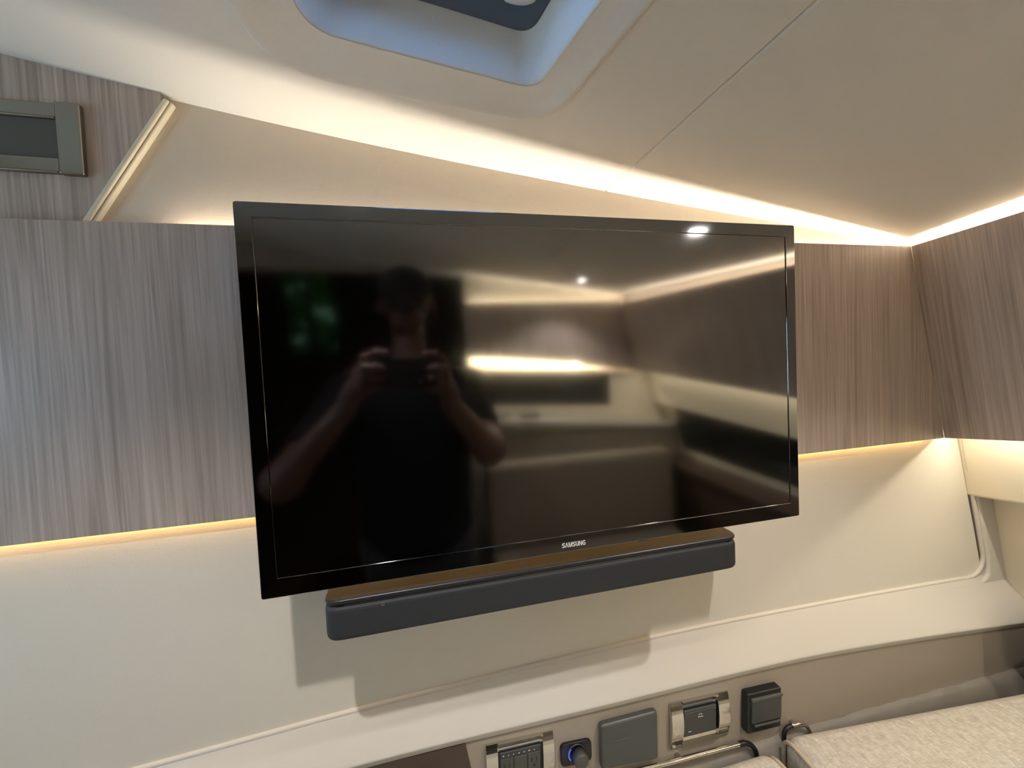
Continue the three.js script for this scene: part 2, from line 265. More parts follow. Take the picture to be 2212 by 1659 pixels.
mesh('frame', slab(roundPoly([[0.03, 0.982], [0.90, 0.91], [0.90, 1.17], [0.03, 1.205]], 0.012), ZBACK + 0.012, ZBACK + 0.031, 0.004, [roundPoly([[0.055, 1.033], [0.735, 0.99], [0.735, 1.150], [0.055, 1.183]], 0.015)]), M.cream, windowBack);
mesh('pane', slab([[0.045, 1.02], [0.745, 0.98], [0.745, 1.16], [0.045, 1.19]], ZBACK + 0.014, ZBACK + 0.022), M.blackGlass, windowBack);

// --- left wall with a side window that lets the blue daylight in, floor, saloon beyond the doorway
const wallLeft = setting('wall_left', 'left cabin wall with side window', 'wall');
const winL = roundPoly([[0.22, 1.00], [0.62, 1.00], [0.62, 1.38], [0.22, 1.38]], 0.05);
mesh('wall_skin', remap(slab([[-0.1, YFLOOR - 0.1], [1.6, YFLOOR - 0.1], [1.6, 2.0], [-0.1, 2.0]], 0, 0.06, 0, [winL]), (s, t, w) => [XLEFT - w, t, s]), M.cream, wallLeft);
const windowSide = setting('window_2', 'side window in the left cabin wall', 'window');
mesh('frame', remap(slab(roundPoly([[0.19, 0.97], [0.65, 0.97], [0.65, 1.41], [0.19, 1.41]], 0.06), 0, 0.012, 0.003, [winL]), (s, t, w) => [XLEFT + w, t, s], true), M.satin, windowSide);
mesh('pane', remap(slab(winL, 0.02, 0.026), (s, t, w) => [XLEFT - w, t, s]), M.clearGlass, windowSide);
const floor = setting('floor', 'teak cabin floor', 'floor');
for (let k = 0; k < 22; k++) mesh('plank', box(-1.35 + k * 0.12, -1.234 + k * 0.12, YFLOOR - 0.03, YFLOOR, -0.05, 3.2), M.teak, floor);
mesh('subfloor', box(-1.7, 1.4, YFLOOR - 0.1, YFLOOR - 0.03, -0.1, 3.3), M.darkWood, floor);
const saloon = setting('wall_saloon', 'dark saloon beyond the doorway', 'wall');
mesh('side_wall', box(-1.75, -1.68, YFLOOR - 0.1, 2.4, ZBACK + 0.1, 3.2), M.saloon, saloon);
mesh('side_wall', box(0.62, 0.70, YFLOOR - 0.1, 2.4, ZBACK + 0.1, 3.2), M.saloon, saloon);
mesh('roof', box(-1.75, 0.70, 2.36, 2.44, ZBACK, 3.2), M.saloon, saloon);
mesh('front_upper_wall', box(-1.75, 0.70, 1.9, 2.44, ZBACK + 0.03, ZBACK + 0.10), M.saloon, saloon);
mesh('side_return', box(-1.75, -1.40, YFLOOR - 0.1, 2.0, ZBACK + 0.03, ZBACK + 0.10), M.saloon, saloon);
const winS = roundPoly([[-1.10, 1.38], [-0.80, 1.38], [-0.84, 2.0], [-1.16, 2.05]], 0.05);
mesh('end_wall', slab([[-1.75, YFLOOR - 0.1], [0.70, YFLOOR - 0.1], [0.70, 2.44], [-1.75, 2.44]], 2.90, 2.96, 0, [winS]), M.saloon, saloon);
const windowSaloon = setting('window_3', 'saloon window looking out on greenery', 'window');
mesh('pane', slab(winS, 2.92, 2.926), M.smokedGlass, windowSaloon);
mesh('mullion', slab([[-0.975, 1.37], [-0.935, 1.37], [-0.985, 2.03], [-1.02, 2.03]], 2.895, 2.93), M.saloon, windowSaloon);

// ------------------------------------------------------------------ wood panels
const woodLabelKinds = 'wood panels round the cabin';
const corner = [[XLEFT, 1.0035], [0.9055, 1.0034], [0.8133, 1.4088], [XLEFT, 1.4070]];
tag(mesh('wood_panel', slab(corner, -0.012, 0, 0.0008), M.wood), 'long grey-brown wood panel running behind the television', 'wood panel', woodLabelKinds);
const tall = [[XLEFT, 1.37], [-0.63, 1.37], [-0.6075, 1.4075], [-0.5045, 1.5745], [-0.5045, 1.66], [-0.75, 1.70], [XLEFT, 1.80]];
tag(mesh('wood_panel', slab(tall, -0.0297, -0.020, 0.0008), M.wood), 'tall wood panel at far left, rising to the ceiling with a diagonal edge', 'wood panel', woodLabelKinds);
tag(mesh('wood_panel', onRight(slab([[0.0, rBot(0)], [1.44, rBot(1.44)], [1.44, rTop(1.44)], [0.0, rTop(0)]], 0.0, 0.012, 0.0006)), M.wood), 'leaning wood panel on the right side wall', 'wood panel', woodLabelKinds);
tag(mesh('wood_panel', slab([[0.03, 1.2545], [0.575, 1.206], [0.575, 1.193], [0.885, 1.158], [0.80, 1.508], [0.03, 1.504]], ZBACK - 0.005, ZBACK + 0.007), M.wood), 'wood panel on the aft bulkhead, mirrored in the screen', 'wood panel', woodLabelKinds);
{
  const t = thing('diagonal_trim', 'cream strip along the diagonal edge of the tall wood panel', 'trim strip');
  const a = V(-0.6010, 1.4080, -0.016), b = V(-0.4960, 1.5790, -0.016), d = b.clone().sub(a), L = d.length(), rot = Math.atan2(d.y, d.x);
  const put = (g, y, z) => { g.rotateZ(rot); g.translate((a.x + b.x) / 2 - Math.sin(rot) * y, (a.y + b.y) / 2 + Math.cos(rot) * y, z); metreUV(g); return g; };
  mesh('wide_strip', put(new RoundedBoxGeometry(L, 0.0070, 0.012, 3, 0.0025), 0.0020, -0.0240), M.cream, t);
  mesh('bead', put(new RoundedBoxGeometry(L, 0.0040, 0.009, 3, 0.002), -0.0035, -0.0255), M.cream, t);
}

// ------------------------------------------------------------------ hidden light strips
function strip(label, a, b, emit, width, color, power, seen) {         // a glowing tape and an area light of the same size just in front of it
  const A = V(...a), B = V(...b), x = B.clone().sub(A).normalize(), L = A.distanceTo(B), zdir = V(...emit).normalize().negate(); zdir.addScaledVector(x, -zdir.dot(x)).normalize();
  const y = zdir.clone().cross(x), m = new THREE.Matrix4().makeBasis(x, y, zdir), mid = A.clone().add(B).multiplyScalar(0.5);
  const t = thing('led_strip', label, 'light strip', 'hidden light strips behind the wood panels', mid); t.quaternion.setFromRotationMatrix(m);
  mesh('channel', box(-L / 2, L / 2, -width / 2 - 0.0005, width / 2 + 0.0005, 0.0006, 0.0022), M.satin, t);
  mesh('light_tape', box(-L / 2, L / 2, -width / 2, width / 2, 0.0001, 0.0006), glow(color, seen), t);
  const l = new THREE.RectAreaLight(color, power, L, width); l.name = 'led_strip_light'; l.position.set(0, 0, -0.0004); t.add(l);
}
strip('warm light strip hidden behind the top of the panel behind the television', [-0.50, 1.3885, -0.0215], [0.805, 1.3885, -0.0215], [0, 1, 0], 0.004, WARM, 74, 4);
strip('amber light strip hidden behind the foot of the panel behind the television', [-1.2, 1.013, -0.0162], [0.885, 1.013, -0.0162], [0, -1, 0], 0.003, AMBER, 55, 3);
strip('warm light strip hidden behind the top of the right side panel', [rightX(1.394, 0.0215), 1.394, 0.01], [rightX(1.478, 0.0215), 1.478, 1.40], [0, 1, 0], 0.004, WARM, 110, 4);
strip('pale light strip hidden behind the foot of the right side panel', [rightX(1.020, 0.04), 1.020, 0.0], [rightX(1.170, 0.04), 1.170, 1.40], [-0.15, -1, 0], 0.006, PALE, 80, 4);
strip('warm light strip hidden behind the top of the aft panel', [0.05, 1.488, ZBACK + 0.018], [0.80, 1.488, ZBACK + 0.018], [0, 1, 0], 0.004, WARM, 150, 4);
strip('pale light strip hidden behind the foot of the aft panel', [0.05, 1.262, ZBACK + 0.018], [0.86, 1.176, ZBACK + 0.018], [0, -1, 0], 0.005, PALE, 480, 4);

// ------------------------------------------------------------------ ceiling downlights
function downlight(label, x, z, cd) {
  const y = ceilY(x, z), t = thing('ceiling_downlight', label, 'ceiling lamp', 'ceiling downlights', V(x, y, z));
  const n = V(-(ceilY(x + 0.01, z) - y) / 0.01, 1, -RISE).normalize(); t.quaternion.setFromUnitVectors(V(0, 1, 0), n);
  mesh('trim_ring', new THREE.LatheGeometry([[0.017, 0.002], [0.018, -0.003], [0.022, -0.006], [0.030, -0.005], [0.033, -0.001], [0.033, 0.004]].map(([r, h]) => new THREE.Vector2(r, h)), 40), M.satin, t);
  mesh('lamp_lens', new THREE.CylinderGeometry(0.0172, 0.0172, 0.002, 32).translate(0, 0, 0), glow(SPOT, 90), t);
  const l = new THREE.SpotLight(SPOT, cd, 0, 1.02, 0.35, 2); l.name = 'ceiling_downlight_light'; l.position.set(0, -0.007, 0); l.shadow.radius = 0.5; l.target.position.set(0, -1, 0); t.add(l, l.target);
}
downlight('round ceiling downlight nearest the right of the screen', 0.470, 0.462, 0.8);
downlight('round ceiling downlight further aft, mirrored mid-screen', 0.500, 1.215, 0.7);
downlight('round ceiling downlight above the viewer on the left', -0.310, 0.575, 1.15);

// ------------------------------------------------------------------ television
const font = await new FontLoader().loadAsync('fonts/droid/droid_sans_bold.typeface.json');
{
  const ZT = 0.13, W = 0.37, Y0 = 0.95, Y1 = 1.3888;
  const tv = thing('television', 'black flat-screen television on the wood panel', 'television');
  const inner = [[-0.3525, 0.9720], [0.3535, 0.9720], [0.3535, 1.3715], [-0.3525, 1.3715]];
  mesh('bezel', slab(roundPoly([[-W, Y0], [W, Y0], [W, Y1], [-W, Y1]], 0.003, 3), 0.098, ZT, 0.0009, [inner], 3), M.blackGloss, tv);
  mesh('screen', box(-0.356, 0.357, 0.9685, 1.375, 0.112, 0.1288), M.screen, tv);
  mesh('back_cover', rbox(-W + 0.004, W - 0.004, Y0 + 0.004, Y1 - 0.004, 0.078, 0.112, 0.012), M.blackPlastic, tv);
  mesh('back_bulge', rbox(-0.24, 0.24, 1.0, 1.28, 0.055, 0.085, 0.012), M.blackPlastic, tv);
  const logo = new THREE.Group(); logo.name = 'logo'; tv.add(logo);
  let x = -0.0146; const h = 0.0062, adv = { S: 0.0044, A: 0.0047, M: 0.0056, U: 0.0047, N: 0.0048, G: 0.0047 };
  for (const c of 'SAMSUNG') {
    let g;
    if (c === 'A') g = new THREE.ExtrudeGeometry(shapeOf([[0, 0], [0.0011, 0], [0.0021, 0.0049], [0.0031, 0], [0.0042, 0], [0.00265, h], [0.00155, h]]), { depth: 0.0004, bevelEnabled: false });
    else { g = new TextGeometry(c, { font, size: h, depth: 0.0004, curveSegments: 4 }); g.computeBoundingBox(); const b = g.boundingBox; g.translate(-b.min.x, -b.min.y, 0); g.scale((adv[c] - 0.0005) / (b.max.x - b.min.x), h / (b.max.y - b.min.y), 1); }
    g.translate(x, 0.9565, ZT); mesh('letter', g, M.print, logo); x += adv[c];
  }
  mesh('sensor_window', rbox(0.098, 0.112, 0.9485, 0.9520, 0.118, 0.1295, 0.001), M.blackPlastic, tv);
  const br = thing('wall_bracket', 'black steel bracket holding the television to the wall', 'bracket');
  mesh('wall_plate', rbox(-0.12, 0.12, 1.06, 1.26, 0.0005, 0.006, 0.002), M.charcoal, br);
  mesh('arm', rbox(-0.09, -0.05, 1.10, 1.22, 0.005, 0.056, 0.004), M.charcoal, br);
  mesh('arm', rbox(0.05, 0.09, 1.10, 1.22, 0.005, 0.056, 0.004), M.charcoal, br);
}

// ------------------------------------------------------------------ soundbar
{
  const x0 = -0.3095, x1 = 0.2640, y0 = 0.8835, y1 = 0.9335, zf = 0.128, zb = 0.030;
  const s = thing('soundbar', 'slim black soundbar hung under the television', 'soundbar');
  const plan = roundPoly([[x0, -zf], [x1, -zf], [x1, -zb], [x0, -zb]], [0.020, 0.020, 0.02, 0.02], 6);      // drawn in x, -z
  const up = (g) => remap(g, (x, y, z) => [x, z, -y]);
  const body = up(slab(plan, y0, y1 - 0.007, 0.007, [], 4)); metreUV(body);
  mesh('fabric_grille', body, M.grille, s);
  const ins = (k) => roundPoly([[x0 + k, -zf + k], [x1 - k, -zf + k], [x1 - k, -zb - k], [x0 + k, -zb - k]], 0.019, 6);
  mesh('shadow_gap', up(slab(ins(0.0025), y1 - 0.009, y1 - 0.005)), M.blackPlastic, s);
  mesh('top_cover', up(slab(ins(0.0005), y1 - 0.0055, y1, 0.002, [], 3)), M.speakerTop, s);
  const fr = 0.0004;
  mesh('chrome_line', box(x0 + 0.024, x1 - 0.024, y1 - 0.0078, y1 - 0.0072, zf - 0.0030, zf - 0.0018), M.satin, s);
  const mark = new THREE.TorusGeometry(0.0016, 0.0003, 6, 16); mark.translate(-0.242, 0.9215, zf + 0.0001);
  mesh('power_mark', mark, M.satin, s);
  mesh('status_mark', box(-0.2260, -0.2252, 0.9202, 0.9230, zf - 0.0002, zf + fr), M.satin, s);
  mesh('mounting_plate', box(-0.2, 0.16, 0.897, 0.922, ZLOW, zb + 0.006), M.charcoal, s);
}

// ------------------------------------------------------------------ chrome framed fittings
// frame w x h with convex side cheeks, hollow top and bottom bars, dark middle; built round its centre, facing +z
function chromeFrame(t, w, h, cheek, bulge) {
  const arc = (h2, b) => { const s = new THREE.Shape(); s.moveTo(0, -h2); for (let k = 0; k <= 14; k++) { const a = k / 14, y = -h2 + 2 * h2 * a; s.lineTo(0.003 + b * Math.sin(Math.PI * (0.12 + 0.76 * a)) - b * 0.36, y); } s.lineTo(0, h2); s.closePath(); return s; };
  for (const sx of [-1, 1]) {
    const g = new THREE.ExtrudeGeometry(arc(h / 2, bulge), { depth: cheek - 0.001, bevelEnabled: true, bevelThickness: 0.0005, bevelSize: 0.0005, bevelOffset: -0.0005, bevelSegments: 2 });
    remap(g, (a, b, c) => [sx * (w / 2 - cheek / 2) + (c - cheek / 2 + 0.0005), b, a], true);
    mesh('cheek', g, M.chrome, t);
  }
  const bar = (y0, y1, z0, z1) => { const s = shapeOf([[0, y0], [z0, y0], [z0 + (z1 - z0) * 0.3, y0 + (y1 - y0) * 0.45], [z1, y1], [0, y1]]); const g = new THREE.ExtrudeGeometry(s, { depth: w - 2 * cheek + 0.001, bevelEnabled: false }); remap(g, (a, b, c) => [c - (w - 2 * cheek) / 2, b, a], true); return g; };
  const bh = h * 0.2;
  mesh('bar', bar(h / 2 - bh, h / 2, 0.0015, 0.0065), M.chrome, t);
  mesh('bar', remap(bar(h / 2 - bh, h / 2, 0.0015, 0.0065), (x, y, z) => [x, -y, z], true), M.chrome, t);
  mesh('back_plate', box(-w / 2 + 0.002, w / 2 - 0.002, -h / 2 + 0.002, h / 2 - 0.002, -0.001, 0.0018), M.blackPlastic, t);
}
const ZP = 0.0455;
{   // socket pair
  const t = thing('power_outlet', 'chrome framed power outlet at the left end of the switch panel', 'outlet', null, V(-0.0605, 0.5590, zPanel(-0.06))); t.rotation.z = -0.03;
  chromeFrame(t, 0.112, 0.082, 0.019, 0.011);
  mesh('face', rbox(-0.0345, 0.0345, -0.0225, 0.0240, 0.001, 0.0045, 0.0015), M.charcoal, t);
  mesh('button', rbox(-0.0105, 0.0105, -0.019, 0.0145, 0.004, 0.0062, 0.001), M.darkPlastic, t);
  for (const sx of [-1, 1]) {
    const r = mesh('receptacle', rbox(sx * 0.0225 - 0.0105, sx * 0.0225 + 0.0105, -0.0185, 0.0145, 0.004, 0.0056, 0.001), M.darkPlastic, t);
    mesh('slot', box(sx * 0.0225 - 0.0050, sx * 0.0225 - 0.0036, 0.000, 0.0065, 0.005, 0.0058), M.blackPlastic, r);
    mesh('slot', box(sx * 0.0225 + 0.0034, sx * 0.0225 + 0.0050, -0.001, 0.0065, 0.005, 0.0058), M.blackPlastic, r);
    mesh('ground_hole', new THREE.CylinderGeometry(0.0019, 0.0019, 0.0010, 14).rotateX(Math.PI / 2).translate(sx * 0.0225, -0.0065, 0.0054), M.blackPlastic, r);
  }
  const pr = rng(5); for (let k = 0; k < 7; k++) { const px = -0.029 + k * 0.0085; mesh('print_mark', box(px, px + 0.0012 + 0.0014 * pr(), 0.0180, 0.0180 + 0.0007 + 0.0012 * pr(), 0.0043, 0.0047), M.print, t); }
}
{   // charger socket with blue ring, round plug and its lead
  const c = V(0.0345, 0.5523, zPanel(0.034)), t = thing('charging_socket', 'black rounded charging socket with a blue lit ring', 'socket', null, c);
  mesh('plate', slab(roundPoly([[-0.0275, -0.0185], [0.0275, -0.0205], [0.0275, 0.0175], [-0.0275, 0.0205]], 0.010, 6), -0.001, 0.005, 0.002, [], 3), M.blackPlastic, t);
  mesh('collar', new THREE.LatheGeometry([[0.0125, 0.003], [0.0142, 0.0065], [0.0150, 0.0065], [0.0158, 0.004]].map(([r, h]) => new THREE.Vector2(r, h)), 40).rotateX(Math.PI / 2).translate(-0.0005, 0.0010, 0), M.charcoal, t);
  mesh('led_ring', new THREE.TorusGeometry(0.0136, 0.0007, 8, 40, 1.5).rotateZ(2.35).translate(-0.0005, 0.0010, 0.0066), glow(new THREE.Color().setRGB(0.06, 0.10, 1), 1.6), t);
  const bl = new THREE.PointLight(new THREE.Color().setRGB(0.06, 0.10, 1), 0.0004); bl.name = 'led_ring_light'; bl.position.set(-0.0145, 0.0035, 0.009); t.add(bl);
  const p = thing('charger_plug', 'round black charger plug pushed into the charging socket', 'plug', null, c.clone().add(V(0.0035, -0.0015, 0.006)));
  mesh('knob', new THREE.LatheGeometry([[0.0001, 0.016], [0.008, 0.0158], [0.0112, 0.0145], [0.0122, 0.012], [0.0124, 0.0], [0.0001, 0.0]].map(([r, h]) => new THREE.Vector2(r, h)), 40).rotateX(Math.PI / 2), M.darkPlastic, p);
  mesh('lead', tube([[0, -0.010, 0.010], [0.002, -0.022, 0.010], [0.003, -0.045, 0.012], [0.002, -0.080, 0.016], [0.0, -0.12, 0.022]], 0.0027, 24, 8), M.charcoal, p);
}
{   // blank cover with a lifting lip
  const c = V(0.1285, 0.5540, zPanel(0.128)), t = thing('socket_cover', 'large plain dark cover plate with an angled ridge', 'cover plate', null, c); t.rotation.z = -0.02;
  const g = slab(roundPoly([[-0.0530, -0.0370], [0.0535, -0.0440], [0.0535, 0.0420], [-0.0530, 0.0400]], 0.007, 5), -0.001, 0.012, 0.005, [], 4);
  mesh('cover', g, M.darkPlastic, t);
  mesh('ridge', tube([[-0.030, 0.0095, 0.0118], [-0.020, 0.0085, 0.0121], [-0.010, 0.010, 0.0121], [-0.003, 0.0155, 0.0121], [0.003, 0.0225, 0.0118]], 0.0010, 20, 8), M.darkPlastic, t);
}
{   // chrome framed switch
  const t = thing('rocker_switch', 'chrome framed dark rocker switch on the taupe panel', 'switch', null, V(0.2695, 0.5512, zPanel(0.27))); t.rotation.z = -0.035;
  chromeFrame(t, 0.119, 0.0815, 0.0235, 0.012);
  const r = mesh('rocker', rbox(-0.0335, 0.0335, -0.0235, 0.0235, 0.001, 0.0062, 0.002), M.charcoal, t);
  mesh('ridge', rbox(-0.0325, 0.0325, 0.0185, 0.0205, 0.005, 0.0072, 0.0008), M.darkPlastic, r);
  mesh('icon', new THREE.TorusGeometry(0.0012, 0.00035, 6, 14, 4.4).translate(-0.0025, 0.0130, 0.0064), M.print, r);
  mesh('icon', new THREE.TorusGeometry(0.0012, 0.00035, 6, 14, 3.6).rotateZ(-1.2).translate(0.0012, 0.0130, 0.0064), M.print, r);
  mesh('print_line', box(-0.0052, 0.0052, 0.0082, 0.0093, 0.0060, 0.0064), M.print, r);
  mesh('print_mark', box(-0.0245, -0.0190, -0.0150, -0.0139, 0.0060, 0.0064), M.print, r);
}
{   // square hinged cover
  const c = V(0.3975, 0.5470, zPanel(0.397)), t = thing('hinged_socket', 'small square dark socket box with hinged lid', 'socket', null, c); t.rotation.z = -0.04;
  mesh('box_body', rbox(-0.0375, 0.0375, -0.0375, 0.0375, -0.001, 0.016, 0.004), M.blackPlastic, t);
  mesh('lid', rbox(-0.0300, 0.0350, -0.0180, 0.0300, 0.012, 0.0190, 0.003), M.charcoal, t);
  mesh('hinge', rbox(-0.0320, 0.0360, 0.0240, 0.0300, 0.014, 0.0205, 0.002), M.darkPlastic, t);
  mesh('lip', rbox(-0.0240, 0.0330, -0.0245, -0.0205, 0.014, 0.0190, 0.0015), M.darkPlastic, t);
}
{   // dark inset at the left of the switch panel
  const t = thing('dark_inset', 'glossy dark brown inset panel at the bottom edge of the ledge', 'panel');
  mesh('face', slab([[-0.95, 0.500], [-0.1330, 0.530], [-0.1467, 0.6128], [-0.95, 0.6160]], zPanel(-0.3) + 0.0002, zPanel(-0.3) + 0.0035, 0.0008), M.darkWood, t);
}
{   // fitting on the tall wood panel
  const t = thing('wall_fitting', 'large chrome framed fitting on the tall wood panel', 'fitting', null, V(-0.676, 1.5160, -0.020)); t.rotation.z = -0.01;
  const W = 0.168, H = 0.0905, z = 0.004;
  mesh('cheek', rbox(W / 2 - 0.0265, W / 2, -H / 2, H / 2, -0.001, 0.0085, 0.0025), M.dullChrome, t);
  mesh('cheek', rbox(-W / 2, -W / 2 + 0.0265, -H / 2, H / 2, -0.001, 0.0085, 0.0025), M.dullChrome, t);
  mesh('bar', rbox(-W / 2 + 0.026, W / 2 - 0.026, H / 2 - 0.021, H / 2 - 0.001, -0.001, 0.0065, 0.003), M.dullChrome, t);
  mesh('bar', rbox(-W / 2 + 0.026, W / 2 - 0.026, -H / 2 + 0.001, -H / 2 + 0.021, -0.001, 0.0065, 0.003), M.dullChrome, t);
  mesh('dark_face', box(-W / 2 + 0.024, W / 2 - 0.024, -H / 2 + 0.018, H / 2 - 0.018, -0.0005, 0.0020), std({ color: 0x55544f, roughness: 0.5 }), t);
}

// ------------------------------------------------------------------ cushions, rail, round fitting
function cushion(label, x0, x1, top, depth, turn, cx, z) {
  const w = x1 - x0, h = 0.27, t = thing('settee_cushion', label, 'cushion', 'settee back cushions', V(cx, top - h, z)); t.rotation.y = turn;
  const g = new RoundedBoxGeometry(w, h, depth, 10, 0.026); g.translate(x0 - cx + w / 2, h / 2, depth / 2);
  const p = g.attributes.position; for (let i = 0; i < p.count; i++) { const x = p.getX(i) + cx - x0, y = p.getY(i); if (y > h * 0.6) p.setY(i, y + 0.004 * Math.sin(Math.PI * Math.min(1, Math.max(0, x / w))) - 0.0015 * Math.sin(x * 40)); }
  g.computeVertexNormals(); metreUV(g); mesh('cover', g, M.linen, t);
  for (const e of [0, 1]) {
    const xe = x0 - cx + (e ? w - 0.004 : 0.004), pts = roundPoly([[0.004, 0.0], [0.004, h - 0.006], [depth - 0.004, h - 0.006], [depth - 0.004, 0.0]], [0, 0.026, 0.026, 0], 6).map(([zz, yy]) => [xe, yy, zz]);
    mesh('piping', tube(pts, 0.0036, 60, 8), M.piping, t);
  }
}
cushion('linen back cushion at the right, in front of the taupe panel', 0.428, 0.99, 0.5030, 0.13, -0.095, 0.428, 0.0320);
cushion('linen back cushion at the bottom edge, left of the larger cushion', -0.20, 0.398, 0.4870, 0.13, -0.01, 0.398, 0.0365);
{
  const t = thing('berth_base', 'boxed taupe berth base below the linen back cushions', 'berth');
  mesh('box', rbox(-0.95, 1.0, YFLOOR, 0.190, 0.045, 0.84, 0.006), M.taupe, t);
  tag(mesh('bounce_mattress', rbox(-0.95, 1.0, 0.191, 0.30, 0.235, 0.84, 0.03), M.linen), 'wide linen mattress added out of view on the berth base to bounce light up at the front wall', 'bounce_mattress');  // added out of view: pale linen bounces downlight fill onto the front wall
}
{
  const t = thing('chrome_rail', 'thin chrome rail with black curved end behind the cushions', 'rail', 'chrome rails behind the cushions');
  mesh('rod', tube([[-0.20, 0.5120, 0.026], [0.178, 0.5030, 0.029], [0.3405, 0.4985, 0.030]], 0.0042, 40, 12), M.chrome, t);
  mesh('end_bend', tube([[0.3400, 0.4985, 0.030], [0.353, 0.4970, 0.0300], [0.366, 0.4900, 0.0298], [0.375, 0.4780, 0.0296], [0.379, 0.464, 0.0294]], 0.0046, 24, 10), M.blackPlastic, t);
  mesh('bracket', box(0.22, 0.226, 0.494, 0.500, zPanel(0.2) - 0.002, 0.030), M.satin, t);
  mesh('bracket', box(-0.12, -0.114, 0.502, 0.508, zPanel(-0.12) - 0.002, 0.028), M.satin, t);
  const u = thing('chrome_rail', 'short chrome rail end peeping over the right cushion', 'rail', 'chrome rails behind the cushions');
  mesh('rod', tube([[0.462, 0.4985, 0.026], [0.482, 0.4970, 0.0270], [0.495, 0.4900, 0.027], [0.506, 0.466, 0.027], [0.510, 0.44, 0.027]], 0.0036, 24, 10), M.chrome, u);
  mesh('end_bend', tube([[0.463, 0.4985, 0.026], [0.452, 0.4965, 0.0255], [0.446, 0.490, 0.0255], [0.443, 0.460, 0.0255]], 0.0038, 16, 8), M.blackPlastic, u);
  mesh('bracket', box(0.468, 0.474, 0.4945, 0.499, zPanel(0.42) - 0.002, 0.026), M.satin, u);
}
{
  const y = 0.715, z = 0.088, t = thing('round_speaker', 'white round speaker cut off by the right edge of view', 'speaker', null, V(rightX(y, 0.128), y, z));
  t.quaternion.setFromUnitVectors(V(0, 1, 0), V(-0.975, -0.2217, 0).normalize());
  mesh('ring', new THREE.LatheGeometry([[0.044, 0.0], [0.052, 0.0], [0.052, 0.004], [0.049, 0.008], [0.045, 0.008], [0.043, 0.005]].map(([r, h]) => new THREE.Vector2(r, h)), 48), M.white, t);
  mesh('grille', new THREE.LatheGeometry([[0.0001, 0.009], [0.02, 0.0085], [0.036, 0.0068], [0.0435, 0.005], [0.0435, 0]].map(([r, h]) => new THREE.Vector2(r, h)), 48), M.white, t);
}

// ------------------------------------------------------------------ things mirrored in the screen: aft settee, odds on the sill, greenery
{
  const t = thing('aft_settee', 'settee below the aft window, mirrored low in the screen', 'settee');
  mesh('base', rbox(0.06, 0.95, YFLOOR, 0.32, 0.96, ZBACK - 0.085, 0.006), M.taupe, t);
  mesh('seat', rbox(0.06, 0.95, 0.32, 0.42, 0.96, ZBACK - 0.085, 0.03), M.settee, t);
  mesh('backrest', rbox(0.06, 0.95, 0.42, 0.79, ZBACK - 0.19, ZBACK - 0.085, 0.03), M.settee, t);
  const a = thing('eyeglass_case', 'small dark case on the aft sill, nearer the doorway', 'case', 'dark oddments on the aft sill'); mesh('case', rbox(0.145, 0.205, 0.9735, 0.985, ZBACK - 0.05, ZBACK - 0.02, 0.005), M.blackPlastic, a);
  const b = thing('eyeglass_case', 'longer dark case on the aft sill, under the window', 'case', 'dark oddments on the aft sill'); mesh('case', rbox(0.255, 0.345, 0.9635, 0.977, ZBACK - 0.05, ZBACK - 0.02, 0.005), M.blackPlastic, b);
}
{
  const t = thing('tree', 'green tree outside the saloon window', 'tree'), r = rng(77), leaf = new THREE.IcosahedronGeometry(1, 0), parts = [];
  for (let k = 0; k < 420; k++) { const g = leaf.clone(), s = 0.05 + 0.05 * r(); g.scale(s, s * 0.35, s); g.rotateX(r() * 3); g.rotateZ(r() * 3); g.translate(-1.3 + (r() - 0.5) * 1.3, 1.9 + (r() - 0.5) * 1.6, 4.3 + (r() - 0.5) * 0.8); parts.push(g); }
  const f = mesh('foliage', mergeGeometries(parts), M.leaf, t); f.userData.kind = 'stuff';
  mesh('trunk', tube([[-1.3, -0.3, 4.3], [-1.28, 0.8, 4.32], [-1.32, 1.9, 4.3]], 0.07, 16, 8), M.bark, t);
}
